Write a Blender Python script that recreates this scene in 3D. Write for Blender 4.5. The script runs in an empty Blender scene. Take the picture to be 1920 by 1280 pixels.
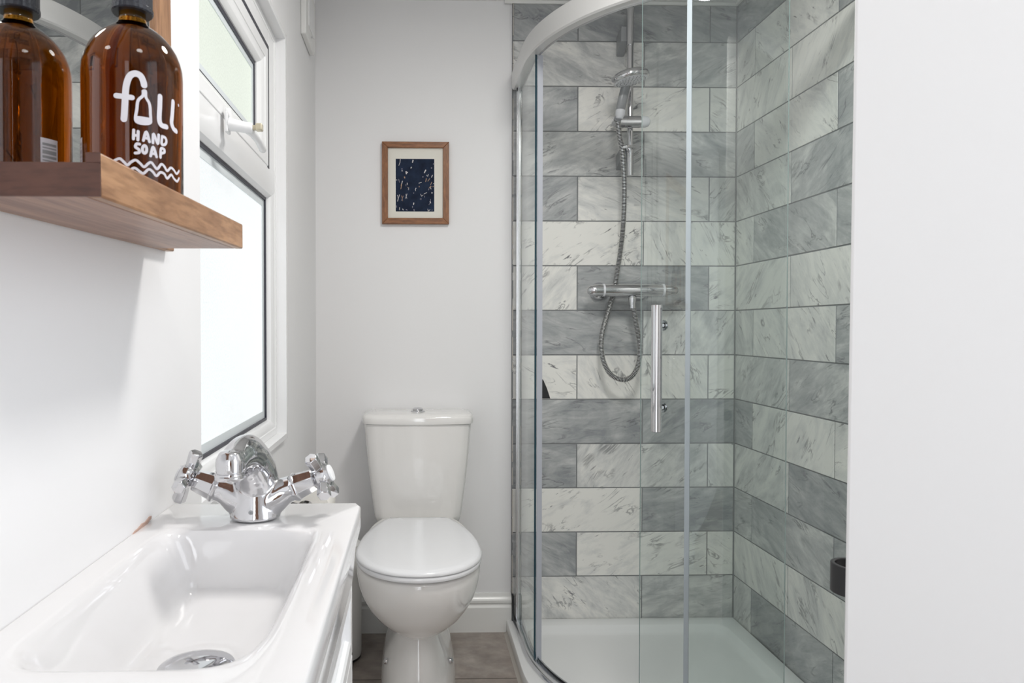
import bpy, bmesh, math, random
from mathutils import Vector, Matrix
random.seed(7)
C = bpy.context.scene.collection
sc = bpy.context.scene
PI = math.pi
H = 1.0166          # camera height
# ------------------------------------------------------------------ camera
YAW, PIT, F = .0241, .0167, 1324.3
cam = bpy.data.cameras.new('camera'); camo = bpy.data.objects.new('camera', cam); C.objects.link(camo)
camo.location = (0, 0, H); camo.rotation_mode = 'XYZ'
camo.rotation_euler = (PI/2 - PIT, 0, -YAW)
cam.sensor_width = 36; cam.lens = F/1920*36
cam.shift_x = (960 - 810.86)/1920
cam.shift_y = -(640 - 636.1)/1920
cam.clip_start = .01; cam.clip_end = 50
cam.dof.use_dof = True; cam.dof.focus_distance = 1.7; cam.dof.aperture_fstop = 22
sc.camera = camo
# ------------------------------------------------------------------ world, exposure
w = bpy.data.worlds.new('sky'); sc.world = w; w.use_nodes = True
bg = w.node_tree.nodes['Background']; bg.inputs[0].default_value = (.86, .93, 1, 1); bg.inputs[1].default_value = 1.3
sc.view_settings.view_transform = 'Standard'; sc.view_settings.look = 'None'
sc.view_settings.gamma = 1; sc.view_settings.exposure = 0.14
sc.view_settings.use_curve_mapping = False
# ------------------------------------------------------------------ added area lights, out of view
def area(name, loc, rot, sx, sy, power, col=(1, 1, 1)):
    l = bpy.data.lights.new(name, 'AREA'); l.shape = 'RECTANGLE'; l.size = sx; l.size_y = sy
    l.energy = power; l.color = col
    o = bpy.data.objects.new(name, l); C.objects.link(o); o.location = loc; o.rotation_euler = rot
    return o
area('rear_doorway_fill', (.06, -1.28, 1.1), (PI/2, 0, 0), .28, 1.8, 4.8, (.97, .98, 1))  # added fill lamp behind the camera, gives tall strip highlights
area('side_doorway_fill', (1.22, -.12, 1.15), (PI/2, 0, PI/2), .7, 1.7, 5.8, (.97, .97, 1))  # added fill lamp in the unseen side opening, brightens the near left wall

# ------------------------------------------------------------------ materials
def nodes(m):
    m.use_nodes = True
    nt = m.node_tree
    return nt, nt.nodes['Principled BSDF'], nt.nodes, nt.links
def mat(name, col, rough=.5, metal=0, spec=.5, coat=0, trans=0, ior=1.5, bump=0, bscale=60):
    m = bpy.data.materials.new(name); nt, b, N, L = nodes(m)
    b.inputs['Base Color'].default_value = (*col, 1); b.inputs['Roughness'].default_value = rough
    b.inputs['Metallic'].default_value = metal; b.inputs['Specular IOR Level'].default_value = spec
    b.inputs['Coat Weight'].default_value = coat; b.inputs['Transmission Weight'].default_value = trans
    b.inputs['IOR'].default_value = ior
    tc = N.new('ShaderNodeTexCoord'); n = N.new('ShaderNodeTexNoise'); n.inputs['Scale'].default_value = bscale
    L.new(tc.outputs['Object'], n.inputs['Vector'])
    if bump:
        bp = N.new('ShaderNodeBump'); bp.inputs['Strength'].default_value = bump; bp.inputs['Distance'].default_value = .002
        L.new(n.outputs['Fac'], bp.inputs['Height']); L.new(bp.outputs[0], b.inputs['Normal'])
    else:                                   # faint natural variation of gloss
        mr = N.new('ShaderNodeMapRange'); mr.inputs['To Min'].default_value = max(0, rough*.9); mr.inputs['To Max'].default_value = min(1, rough*1.1)
        L.new(n.outputs['Fac'], mr.inputs['Value']); L.new(mr.outputs[0], b.inputs['Roughness'])
    return m
def ramp(N, pts):
    r = N.new('ShaderNodeValToRGB'); e = r.color_ramp.elements
    e[0].position, e[0].color = pts[0][0], (*pts[0][1], 1)
    e[1].position, e[1].color = pts[-1][0], (*pts[-1][1], 1)
    for p, c in pts[1:-1]:
        q = e.new(p); q.color = (*c, 1)
    return r
PAINT = mat('wall_paint', (.84, .838, .842), .55, bump=.05, bscale=180)
CEIL = mat('ceiling_paint', (.86, .86, .85), .6)
GLOSSW = mat('gloss_white_paint', (.82, .82, .80), .25)
UPVC = mat('white_upvc', (.86, .865, .87), .22)
CERAM = mat('white_ceramic', (.84, .83, .81), .06, spec=.6, coat=.3)
BASINM = mat('white_basin_ceramic', (.76, .755, .76), .07, spec=.6, coat=.3)
SEATM = mat('white_seat_plastic', (.84, .85, .87), .12)
CABM = mat('white_gloss_lacquer', (.83, .84, .85), .1, coat=.3)
CHROME = mat('chrome', (.64, .64, .655), .045, metal=1)
CHROME2 = mat('satin_chrome', (.72, .73, .75), .16, metal=1)
PROFILE = mat('satin_aluminium', (.80, .81, .82), .3, metal=.75)
RAILM = mat('satin_silver_rail', (.70, .70, .69), .34, metal=.35)
DARKGAP = mat('black_rubber', (.012, .012, .014), .5)
BLACK = mat('matt_black', (.018, .018, .02), .35)
GASKET = mat('dark_gasket', (.03, .03, .045), .4)
SPACER = mat('grey_spacer', (.70, .75, .77), .35)
GREYP = mat('grey_plastic', (.30, .31, .32), .3)
NOZZLE = mat('pale_grey_plastic', (.74, .75, .78), .35)
TRAYM = mat('white_tray_resin', (.80, .81, .81), .18)
SILIC = mat('aged_silicone', (.50, .47, .43), .6)
PAPER = mat('cream_mat_board', (.78, .76, .69), .8)
TISSUE = mat('tissue_paper', (.84, .82, .77), .9, bump=.2, bscale=300)
LETTER = mat('white_print', (.66, .65, .69), .5)
CAPM = mat('black_bottle_cap', (.02, .022, .03), .3)
EDGE = mat('teal_glass_edge', (.015, .05, .07), .15)
EDGE2 = mat('pale_glass_edge', (.28, .36, .35), .15)
SEAL = mat('translucent_seal', (.44, .46, .51), .5)
BRASS = mat('clear_gold_button', (.62, .56, .42), .25, metal=.4)
CHIP = mat('bare_plaster_chip', (.50, .34, .28), .8, bump=.6, bscale=400)
MIRROR = mat('mirror_glass', (.90, .91, .91), .0, metal=1)
MIRROR.node_tree.nodes['Principled BSDF'].inputs['Roughness'].default_value = 0
for l in list(MIRROR.node_tree.links):
    if l.to_socket.name == 'Roughness': MIRROR.node_tree.links.remove(l)

def wood_mat(name, stretch, a=(.24, .115, .055), b=(.47, .26, .135), gloss=.38):
    m = bpy.data.materials.new(name); nt, P, N, L = nodes(m)
    tc = N.new('ShaderNodeTexCoord'); mp = N.new('ShaderNodeMapping'); mp.inputs['Scale'].default_value = stretch
    L.new(tc.outputs['Object'], mp.inputs['Vector'])
    n = N.new('ShaderNodeTexNoise'); n.inputs['Scale'].default_value = 3; n.inputs['Detail'].default_value = 7; n.inputs['Distortion'].default_value = .6
    L.new(mp.outputs[0], n.inputs['Vector'])
    r = ramp(N, [(.3, a), (.5, tuple((x+y)/2 for x, y in zip(a, b))), (.68, b)])
    L.new(n.outputs['Fac'], r.inputs[0])
    n2 = N.new('ShaderNodeTexNoise'); n2.inputs['Scale'].default_value = 14; n2.inputs['Detail'].default_value = 3
    L.new(mp.outputs[0], n2.inputs['Vector'])
    r2 = ramp(N, [(.35, (.70, .66, .62)), (.55, (1, 1, 1))]); L.new(n2.outputs['Fac'], r2.inputs[0])
    mx = N.new('ShaderNodeMix'); mx.data_type = 'RGBA'; mx.blend_type = 'MULTIPLY'; mx.inputs[0].default_value = .8
    L.new(r.outputs[0], mx.inputs[6]); L.new(r2.outputs[0], mx.inputs[7]); L.new(mx.outputs[2], P.inputs['Base Color'])
    P.inputs['Roughness'].default_value = gloss
    bp = N.new('ShaderNodeBump'); bp.inputs['Strength'].default_value = .12; bp.inputs['Distance'].default_value = .001
    L.new(n2.outputs['Fac'], bp.inputs['Height']); L.new(bp.outputs[0], P.inputs['Normal'])
    return m
WOODY = wood_mat('mango_wood_long_grain', (22, 3.0, 22))
WOODX = wood_mat('dark_end_wood', (5, 22, 22), (.065, .022, .013), (.105, .040, .024))
WOODU = wood_mat('mango_wood_board', (30, 1.6, 22), (.20, .095, .06), (.38, .21, .14))
WOODZ = wood_mat('mango_wood_upright_grain', (22, 22, 3))
TEAKX = wood_mat('teak_crosswise', (6, 40, 40), (.17, .062, .018), (.33, .135, .048))
TEAKZ = wood_mat('teak_upright', (40, 40, 6), (.17, .062, .018), (.33, .135, .048))

def marble_mat():
    m = bpy.data.materials.new('carrara_marble_tile'); nt, P, N, L = nodes(m)
    uv = N.new('ShaderNodeUVMap'); uv.uv_map = 'uv'
    at = N.new('ShaderNodeAttribute'); at.attribute_name = 'tone'
    def noise(sx, sy, scale, detail, dist, rough=.55, off=0):
        mp = N.new('ShaderNodeMapping'); mp.inputs['Scale'].default_value = (sx, sy, 1); mp.inputs['Location'].default_value = (off, off, 0)
        L.new(uv.outputs[0], mp.inputs['Vector'])
        n = N.new('ShaderNodeTexNoise'); n.inputs['Scale'].default_value = scale; n.inputs['Detail'].default_value = detail
        n.inputs['Distortion'].default_value = dist; n.inputs['Roughness'].default_value = rough
        L.new(mp.outputs[0], n.inputs['Vector']); return n.outputs['Fac']
    def math_(op, a, b=None, clamp=False):
        q = N.new('ShaderNodeMath'); q.operation = op; q.use_clamp = clamp
        for i, x in enumerate((a, b)):
            if x is None: continue
            if isinstance(x, (int, float)): q.inputs[i].default_value = x
            else: L.new(x, q.inputs[i])
        return q.outputs[0]
    def mixc(f, a, b, mode='MIX'):
        q = N.new('ShaderNodeMix'); q.data_type = 'RGBA'; q.blend_type = mode
        for i, x in ((0, f), (6, a), (7, b)):
            if isinstance(x, (int, float)): q.inputs[i].default_value = x
            elif isinstance(x, tuple): q.inputs[i].default_value = (*x, 1)
            else: L.new(x, q.inputs[i])
        return q.outputs[2]
    cloud = noise(1, 2.0, 4.2, 8, 1.6, .62)
    streak = noise(1, 4.2, 9, 9, 1.4, .66, 3)
    # cloudiness: tone shifted by broad bands and fine streaks
    f = math_('ADD', at.outputs['Fac'], math_('MULTIPLY', math_('SUBTRACT', cloud, .5), 1.55))
    f = math_('ADD', f, math_('MULTIPLY', math_('SUBTRACT', streak, .5), .85))
    r = ramp(N, [(0.0, (.84, .83, .79)), (.28, (.70, .70, .68)), (.62, (.47, .48, .48)), (1.0, (.29, .305, .315))])
    L.new(f, r.inputs[0])
    # thin dark veins, kept to scattered areas
    vn = noise(1, 3.4, 4.2, 5, 1.6, .55, 11)
    d = math_('ABSOLUTE', math_('SUBTRACT', vn, .5))
    line = math_('SUBTRACT', 1, math_('MULTIPLY', d, 42), True)
    msk = math_('MULTIPLY', math_('SUBTRACT', noise(1, 1.6, 9, 2, 0, .5, 23), .50), 9, True)
    v = math_('MULTIPLY', math_('MULTIPLY', line, msk), .72)
    c = mixc(v, r.outputs[0], (.13, .13, .14))
    # small dark dashes in the white tiles
    sp = noise(1, 4.6, 13, 4, .6, .6, 37)
    s = math_('MULTIPLY', math_('SUBTRACT', sp, .655), 16, True)
    s = math_('MULTIPLY', s, math_('SUBTRACT', 1.05, at.outputs['Fac'], True))
    c = mixc(math_('MULTIPLY', s, .9), c, (.085, .085, .10))
    L.new(c, P.inputs['Base Color'])
    P.inputs['Roughness'].default_value = .3; P.inputs['Specular IOR Level'].default_value = .4
    return m
MARBLE = marble_mat()
GROUT = mat('grey_grout', (.22, .225, .23), .85, bump=.3, bscale=500)

def floor_mat():
    m = bpy.data.materials.new('taupe_stone_floor'); nt, P, N, L = nodes(m)
    tc = N.new('ShaderNodeTexCoord')
    n = N.new('ShaderNodeTexNoise'); n.inputs['Scale'].default_value = 6; n.inputs['Detail'].default_value = 9; n.inputs['Roughness'].default_value = .65; n.inputs['Distortion'].default_value = .5
    L.new(tc.outputs['Object'], n.inputs['Vector'])
    r = ramp(N, [(.3, (.23, .185, .155)), (.5, (.31, .26, .225)), (.7, (.40, .35, .315))]); L.new(n.outputs['Fac'], r.inputs[0])
    mp = N.new('ShaderNodeMapping'); mp.inputs['Scale'].default_value = (1.6, 2.2, 1); L.new(tc.outputs['Object'], mp.inputs['Vector'])
    n2 = N.new('ShaderNodeTexNoise'); n2.inputs['Scale'].default_value = 12; n2.inputs['Detail'].default_value = 6; L.new(mp.outputs[0], n2.inputs['Vector'])
    mx = N.new('ShaderNodeMix'); mx.data_type = 'RGBA'; mx.blend_type = 'OVERLAY'; mx.inputs[0].default_value = .5
    L.new(r.outputs[0], mx.inputs[6]); L.new(n2.outputs['Fac'], mx.inputs[7])
    hs = N.new('ShaderNodeHueSaturation'); hs.inputs['Saturation'].default_value = .85; L.new(mx.outputs[2], hs.inputs['Color'])
    L.new(hs.outputs[0], P.inputs['Base Color']); P.inputs['Roughness'].default_value = .42
    return m
FLOORM = floor_mat()
JOINT = mat('floor_joint', (.10, .09, .08), .8)

def glass_mat(name, tint, refl=1.0):
    m = bpy.data.materials.new(name); m.use_nodes = True; nt = m.node_tree; N, L = nt.nodes, nt.links
    N.remove(N['Principled BSDF']); out = N['Material Output']
    t = N.new('ShaderNodeBsdfTransparent'); t.inputs[0].default_value = (*tint, 1)
    g = N.new('ShaderNodeBsdfGlossy'); g.inputs['Roughness'].default_value = .0; g.inputs[0].default_value = (refl, refl, refl, 1)
    fr = N.new('ShaderNodeFresnel'); fr.inputs['IOR'].default_value = 1.62
    ge = N.new('ShaderNodeNewGeometry'); inv = N.new('ShaderNodeMath'); inv.operation = 'SUBTRACT'; inv.inputs[0].default_value = 1; L.new(ge.outputs['Backfacing'], inv.inputs[1])
    mu = N.new('ShaderNodeMath'); mu.operation = 'MULTIPLY'; L.new(fr.outputs[0], mu.inputs[0]); L.new(inv.outputs[0], mu.inputs[1])
    mx = N.new('ShaderNodeMixShader'); L.new(mu.outputs[0], mx.inputs[0]); L.new(t.outputs[0], mx.inputs[1]); L.new(g.outputs[0], mx.inputs[2])
    L.new(mx.outputs[0], out.inputs[0]); return m
GLASS = glass_mat('shower_glass', (.958, .981, .976))
GLASS_GREEN = glass_mat('shower_glass_side', (.90, .95, .93))

def frosted(name, col, strength):
    m = bpy.data.materials.new(name); nt, P, N, L = nodes(m)
    tc = N.new('ShaderNodeTexCoord'); n = N.new('ShaderNodeTexNoise'); n.inputs['Scale'].default_value = 260; n.inputs['Detail'].default_value = 2
    L.new(tc.outputs['Object'], n.inputs['Vector'])
    n2 = N.new('ShaderNodeTexNoise'); n2.inputs['Scale'].default_value = 2.2; L.new(tc.outputs['Object'], n2.inputs['Vector'])
    mul = N.new('ShaderNodeMath'); mul.operation = 'MULTIPLY_ADD'; mul.inputs[1].default_value = .34; mul.inputs[2].default_value = .77
    L.new(n.outputs['Fac'], mul.inputs[0])
    m2 = N.new('ShaderNodeMath'); m2.operation = 'MULTIPLY_ADD'; m2.inputs[1].default_value = .16; L.new(n2.outputs['Fac'], m2.inputs[0]); L.new(mul.outputs[0], m2.inputs[2])
    m3 = N.new('ShaderNodeMath'); m3.operation = 'MULTIPLY'; m3.inputs[1].default_value = strength; L.new(m2.outputs[0], m3.inputs[0])
    P.inputs['Base Color'].default_value = (.12, .12, .12, 1); P.inputs['Roughness'].default_value = .35
    P.inputs['Emission Color'].default_value = (*col, 1); L.new(m3.outputs[0], P.inputs['Emission Strength'])
    bp = N.new('ShaderNodeBump'); bp.inputs['Strength'].default_value = .6; bp.inputs['Distance'].default_value = .001
    L.new(n.outputs['Fac'], bp.inputs['Height']); L.new(bp.outputs[0], P.inputs['Normal'])
    return m
PANE_LOW = frosted('frosted_daylit_glass', (.88, .92, .93), .80)
PANE_UP = frosted('frosted_daylit_glass_green', (.80, .87, .76), .73)

def amber():
    m = bpy.data.materials.new('amber_glass'); nt, P, N, L = nodes(m)
    P.inputs['Base Color'].default_value = (.60, .36, .10, 1); P.inputs['Roughness'].default_value = .02
    P.inputs['Transmission Weight'].default_value = 1; P.inputs['IOR'].default_value = 1.33
    va = N.new('ShaderNodeVolumeAbsorption'); va.inputs[0].default_value = (.80, .62, .16, 1); va.inputs[1].default_value = 85
    L.new(va.outputs[0], N['Material Output'].inputs['Volume'])
    return m
AMBER = amber()

# ------------------------------------------------------------------ mesh builder
WORLD = {}
class MB:
    def __init__(s): s.v = []; s.f = []; s.m = []
    def add(s, vs, fs, m=0):
        k = len(s.v); s.v += [tuple(p) for p in vs]
        for f in fs: s.f.append([k+i for i in f]); s.m.append(m)
    def box(s, x0, x1, y0, y1, z0, z1, m=0):
        s.add([(x0,y0,z0),(x1,y0,z0),(x1,y1,z0),(x0,y1,z0),(x0,y0,z1),(x1,y0,z1),(x1,y1,z1),(x0,y1,z1)],
              [(0,3,2,1),(4,5,6,7),(0,1,5,4),(1,2,6,5),(2,3,7,6),(3,0,4,7)], m); return s
    def loft(s, rings, m=0, cap0=True, cap1=True, closed=True):
        n = len(rings[0]); vs = [p for r in rings for p in r]; fs = []
        for a in range(len(rings)-1):
            for i in range(n if closed else n-1):
                j = (i+1) % n; fs.append((a*n+i, a*n+j, (a+1)*n+j, (a+1)*n+i))
        if cap0: fs.append(tuple(range(n))[::-1])
        if cap1: fs.append(tuple((len(rings)-1)*n+i for i in range(n)))
        s.add(vs, fs, m); return s
    def lathe(s, prof, o, axis=(0,0,1), n=32, m=0, phase=0, cap=True):
        a = Vector(axis).normalized(); q = a.to_track_quat('Z', 'Y'); o = Vector(o); rings = []
        for r, h in prof:
            rings.append([tuple(o + q @ Vector((r*math.cos(phase+2*PI*i/n), r*math.sin(phase+2*PI*i/n), h))) for i in range(n)])
        return s.loft(rings, m, cap, cap)
    def tube(s, path, rad, n=12, m=0):
        P = [Vector(p) for p in path]; R = rad if isinstance(rad, (list, tuple)) else [rad]*len(P)
        up = None; rings = []
        for i, p in enumerate(P):
            t = (P[min(i+1, len(P)-1)] - P[max(i-1, 0)]).normalized()
            if up is None:
                up = Vector((0,0,1)) if abs(t.z) < .9 else Vector((1,0,0))
            x = t.cross(up).normalized(); up = x.cross(t).normalized()
            r = R[i]; rx, ry = r if isinstance(r, (tuple, list)) else (r, r)
            rings.append([tuple(p + x*rx*math.cos(2*PI*k/n) + up*ry*math.sin(2*PI*k/n)) for k in range(n)])
        return s.loft(rings, m)
    def prism(s, poly, ax, a, b, m=0):
        """polygon in the two other axes, extruded along ax"""
        def P(u, v, h): return {'x': (h, u, v), 'y': (u, h, v), 'z': (u, v, h)}[ax]
        return s.loft([[P(u, v, a) for u, v in poly], [P(u, v, b) for u, v in poly]], m)
    def sweep(s, path, prof, m=0, closed=False):
        """path: list of (x, y, nx, ny, miter); prof: list of (outward offset, z)"""
        rings = [[(x+nx*o*k, y+ny*o*k, z) for o, z in prof] for x, y, nx, ny, k in path]
        return s.loft(rings, m)
    def build(s, name, mats, parent=None, bevel=0, seg=2, angle=35, tilt=None, smooth=True, sub=0, **props):
        if not isinstance(mats, (list, tuple)): mats = [mats]
        vs = [Vector(p) for p in s.v]
        if tilt: vs = [tilt @ p for p in vs]
        xs, ys, zs = zip(*[tuple(p) for p in vs])
        W = Vector(((min(xs)+max(xs))/2, (min(ys)+max(ys))/2, min(zs)))
        me = bpy.data.meshes.new(name); me.from_pydata([tuple(p-W) for p in vs], [], s.f)
        for q in mats: me.materials.append(q)
        for p, k in zip(me.polygons, s.m): p.material_index = k
        bm = bmesh.new(); bm.from_mesh(me); bmesh.ops.recalc_face_normals(bm, faces=bm.faces); bm.to_mesh(me); bm.free()
        if smooth:
            me.polygons.foreach_set('use_smooth', [True]*len(me.polygons))
            me.set_sharp_from_angle(angle=math.radians(angle))
        o = bpy.data.objects.new(name, me); C.objects.link(o)
        WORLD[o.name] = W
        if parent is not None:
            o.parent = parent; o.location = W - WORLD[parent.name]
        else: o.location = W
        if bevel:
            b = o.modifiers.new('bevel', 'BEVEL'); b.width = bevel; b.segments = seg; b.limit_method = 'ANGLE'; b.angle_limit = math.radians(40)
            b.harden_normals = False
        if sub:
            q = o.modifiers.new('subdivision', 'SUBSURF'); q.levels = sub; q.render_levels = sub
        for k, v in props.items(): o[k] = v
        return o
def thing(name, loc, label, cat, group=None):
    o = bpy.data.objects.new(name, None); C.objects.link(o); o.location = loc; o.empty_display_size = .05
    o['label'] = label; o['category'] = cat
    if group: o['group'] = group
    WORLD[o.name] = Vector(loc); return o
def tag(o, label, cat, group=None):
    o['label'] = label; o['category'] = cat
    if group: o['group'] = group
    return o
def S(o): o['kind'] = 'structure'; return o
# ================================================================== ROOM SHELL
BY = 2.348                                    # tiled back wall plane
XN, XW, XR = -.282, -.330, 1.0739             # near left wall, window wall, shower right wall
CZ = 2.097
S(MB().box(-.6, 1.3, -1.5, 2.5, -.06, 0).build('floor', FLOORM))
j = MB()
for x in (-.188, .113, .414, .715, 1.016): j.box(x-.0011, x+.0011, -1.5, 2.35, -.0005, .0007)
for y in (2.026, 1.726, 1.426, 1.126, .826, .526, .226): j.box(-.33, 1.07, y-.0011, y+.0011, -.0005, .0007)
j.build('floor_joints', JOINT, bpy.data.objects['floor'])
S(MB().box(-.6, 1.3, -1.5, 2.5, CZ, CZ+.06).build('ceiling', CEIL))
S(MB().box(-.6, .3205, BY+.004, BY+.1, 0, CZ).build('wall_back', PAINT))
S(MB().box(-.50, XN, -1.3, .937, 0, CZ).build('wall_left_front', PAINT, bevel=.002))
# window wall with its opening
WY0, WY1, WZ0, WZ1 = .985, 1.7655, .7425, 1.738
wl = MB()
wl.box(-.50, XW, .937, WY0, 0, CZ).box(-.50, XW, WY1, 2.40, 0, CZ).box(-.50, XW, WY0, WY1, 0, WZ0).box(-.50, XW, WY0, WY1, WZ1, CZ)
S(wl.build('wall_left', PAINT))
wr = MB(); wr.box(XR+.012, XR+.1, .28, 1.36, 0, CZ).box(XR+.012, XR+.1, -1.3, -.52, 0, CZ).box(XR+.012, XR+.1, -.52, .28, 2.0, CZ)
S(wr.build('wall_right', PAINT))
rw = MB(); rw.box(-.5, -.10, -1.36, -1.3, 0, CZ).box(.80, 1.2, -1.36, -1.3, 0, CZ).box(-.10, .80, -1.36, -1.3, 2.0, CZ)
S(rw.build('wall_rear', PAINT))
S(MB().box(.22, .795, -1.35, -1.31, .01, 1.995).build('door_2', wood_mat('brown_door_wood', (14, 14, 2), (.16, .075, .04), (.28, .15, .09)), bevel=.002))

# ---- baseboard with an ogee top, along the back wall
prof = [(0, .0), (-.016, .0), (-.016, .082), (-.0135, .086), (-.0115, .089), (-.0115, .094), (-.0150, .098), (-.0155, .106), (-.0115, .113), (-.007, .117), (-.0055, .122), (-.0045, .127), (0, .127)]
bb = MB(); bb.loft([[(x, BY+.004+o, z) for o, z in prof] for x in (XW, .3205)])
S(bb.build('baseboard_back', GLOSSW, angle=25))
bb = MB(); bb.loft([[(XW-o, y, z) for o, z in prof] for y in (.95, BY-.012)])
S(bb.build('baseboard_left', GLOSSW, angle=25))
S(MB().box(.295, 1.074, 2.339, 2.3478, 2.086, CZ).build('trim_1', GLOSSW, bevel=.002))
S(MB().box(1.064, 1.0735, 1.5, 2.339, 2.086, CZ).build('trim_2', GLOSSW, bevel=.002))
# dark gritty tile edge between plaster and tiles
te = MB(); te.box(.3205, .3225, BY-.006, BY+.02, .13, CZ, 0)
random.seed(3); z = .13
while z < 2.05:
    h = random.uniform(.02, .09); te.box(.3215, .3245, BY-.0072, BY, z, z+h, random.choice((0, 1, 1))); z += h+random.uniform(0, .03)
S(te.build('trim_3', [GROUT, SILIC]))
tb = MB(); tb.box(.3205, .328, BY-.02, BY+.003, .04, .125)
S(tb.build('trim_4', BLACK))

# ================================================================== MARBLE TILES
Z0 = H + 1.0983; RH = .1487; L2 = .2215; G = .0019
TB = {0:(.78,.85,.8),1:(.42,.55),2:(.72,.12,.1),3:(.50,.62),4:(.70,.28,.2),5:(.0,.06),6:(.04,.82,.05),7:(.75,.32,.3),8:(.0,.05,.1),
      9:(.74,.82),10:(.78,.36,.22),11:(-.02,.75),12:(.76,.05,.1),13:(.28,.45,.3)}
TR = {0:(.75,.8),1:(.22,.14,.7),2:(.12,.1),3:(.45,.12,.75),4:(.32,.68),5:(.2,.60,.62),6:(.12,.12),7:(.3,.16,.7),8:(.42,.64),9:(.68,.1,.15),
      10:(.24,.74),11:(.48,.55,.7),12:(.14,.22),13:(.3,.75,.6)}
def tiled(name, P, ulo, uhi, joints, tones, sgn):
    """P(u, z, d) -> world point, d = how far the tile stands out"""
    mb = MB(); tone = []; uvs = []
    mb.add([P(ulo, .0, 0), P(uhi, .0, 0), P(uhi, CZ, 0), P(ulo, CZ, 0), P(ulo, 0, -.06), P(uhi, 0, -.06), P(uhi, CZ, -.06), P(ulo, CZ, -.06)],
           [(0,1,2,3), (7,6,5,4), (0,4,5,1), (1,5,6,2), (2,6,7,3), (3,7,4,0)], 1)
    tone += [0]*8; uvs += [(0, 0)]*8
    rnd = random.Random(11 if sgn > 0 else 29)
    for k in range(14):
        z1 = min(Z0-k*RH-G, CZ); z0 = Z0-(k+1)*RH+G
        js = sorted([q for q in joints(k) if ulo+.004 < q < uhi-.004]); edges = [ulo]+js+[uhi]
        cells = list(zip(edges[:-1], edges[1:]))
        if sgn < 0: cells = cells[::-1]
        for c, (a, b) in enumerate(cells):
            a2 = a+(G if a > ulo else 0); b2 = b-(G if b < uhi else 0)
            t = tones[k][min(c, len(tones[k])-1)] if tones[k] else .3
            e = .0007
            pts = [(a2,z0),(b2,z0),(b2,z1),(a2,z1)]; inn = [(a2+e,z0+e),(b2-e,z0+e),(b2-e,z1-e),(a2+e,z1-e)]
            mb.add([P(u, z, -.0005) for u, z in pts]+[P(u, z, .0008) for u, z in pts]+[P(u, z, .0013) for u, z in inn],
                   [(0,1,5,4),(1,2,6,5),(2,3,7,6),(3,0,4,7),(4,5,9,8),(5,6,10,9),(6,7,11,10),(7,4,8,11),(8,9,10,11)], 0)
            ang = rnd.choice((-1, 1))*math.radians(rnd.uniform(18, 62)) if t < .45 else rnd.choice((-1, 1))*math.radians(rnd.uniform(4, 32))
            ca, sa = math.cos(ang), math.sin(ang); ox, oy = rnd.uniform(0, 60), rnd.uniform(0, 60)
            for u, z in pts+pts+inn:
                uvs.append((ca*u-sa*z+ox, sa*u+ca*z+oy)); tone.append(t)
    o = mb.build(name, [MARBLE, GROUT], smooth=False)
    me = o.data; at = me.attributes.new('tone', 'FLOAT', 'POINT'); at.data.foreach_set('value', tone)
    ul = me.uv_layers.new(name='uv')
    for l in me.loops: ul.data[l.index].uv = uvs[l.vertex_index]
    return S(o)
d0 = .0013
tiled('wall_shower_back', lambda u, z, d: (u, BY+d0-d, z), .3225, XR+.001,
      lambda k: [XR-.0908-i*L2 for i in ((0, 2, 4) if k % 2 == 0 else (-1, 1, 3))], TB, 1)
tiled('wall_shower_right', lambda u, z, d: (XR+d0-d, u, z), 1.30, BY+.001,
      lambda k: [BY-.1247-i*L2 for i in ((0, 2, 4) if k % 2 == 1 else (1, 3, -1))], TR, -1)
S(MB().box(XR-.0035, XR+.001, BY-.0035, BY+.001, .04, 2.086).build('trim_8', GROUT))
# the black natural inclusion at one tile's corner
ch = MB(); ch.loft([[(x, BY-d, z) for x, z in [(.405, .7798), (.4505, .7798), (.440, .812), (.428, .840), (.418, .852), (.405, .856)]] for d in (-.0005, .0006)])
S(ch.build('trim_5', BLACK))

# ================================================================== WINDOW
FX = -.342                                   # face of the outer frame
win = MB(); y0, y1, z0, z1 = WY0, WY1, WZ0, WZ1; t = .013
def ring(mb, y0, y1, z0, z1, w, xb, xf, m=0, wf=None):
    """rectangular frame with mitred corners; xf at the outer side, tapering inward"""
    prof = [(0, xb), (0, xf), (w, xf), (w, xb)] if wf is None else wf
    rings = []
    for cy, cz, sy, sz in ((y0, z0, 1, 1), (y1, z0, -1, 1), (y1, z1, -1, -1), (y0, z1, 1, -1)):
        rings.append([(x, cy+sy*o, cz+sz*o) for o, x in prof])
    n = len(prof); vs = [p for r in rings for p in r]; fs = []
    for a in range(4):
        b = (a+1) % 4
        for i in range(n):
            k = (i+1) % n; fs.append((a*n+i, a*n+k, b*n+k, b*n+i))
    mb.add(vs, fs, m)
ring(win, y0, y1, z0, z1, t, -.36, -.3185)                                   # casing, proud of the plaster
fy0, fy1, fz0, fz1 = y0+t, y1-t, z0+t, z1-t
TZ0, TZ1 = 1.3286, 1.388                                                    # transom
ring(win, fy0, fy1, fz0, fz1, .028, -.40, FX, 0, [(0, -.40), (0, FX), (.016, FX), (.0175, FX-.002), (.024, FX-.0025), (.034, FX-.008), (.038, FX-.016), (.038, -.40)])
win.prism([(FX, TZ0+.018), (FX, TZ1+.006), (-.39, TZ1+.006), (-.39, TZ0), (FX-.016, TZ0), (FX-.006, TZ0+.006)], 'y', fy0+.02, fy1-.02)
q0 = WY0+(WY1-1.650)
win.box(-.39, FX-.0002, 1.6665, fy1-.03, TZ1-.01, fz1-.02).box(-.39, FX-.0002, fy0+.03, q0-.0165, TZ1-.01, fz1-.02).box(-.39, FX-.0002, q0-.0160, 1.6660, 1.6705, fz1-.02)
W1 = S(win.build('window_1', UPVC, bevel=.0006, angle=30))
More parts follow.
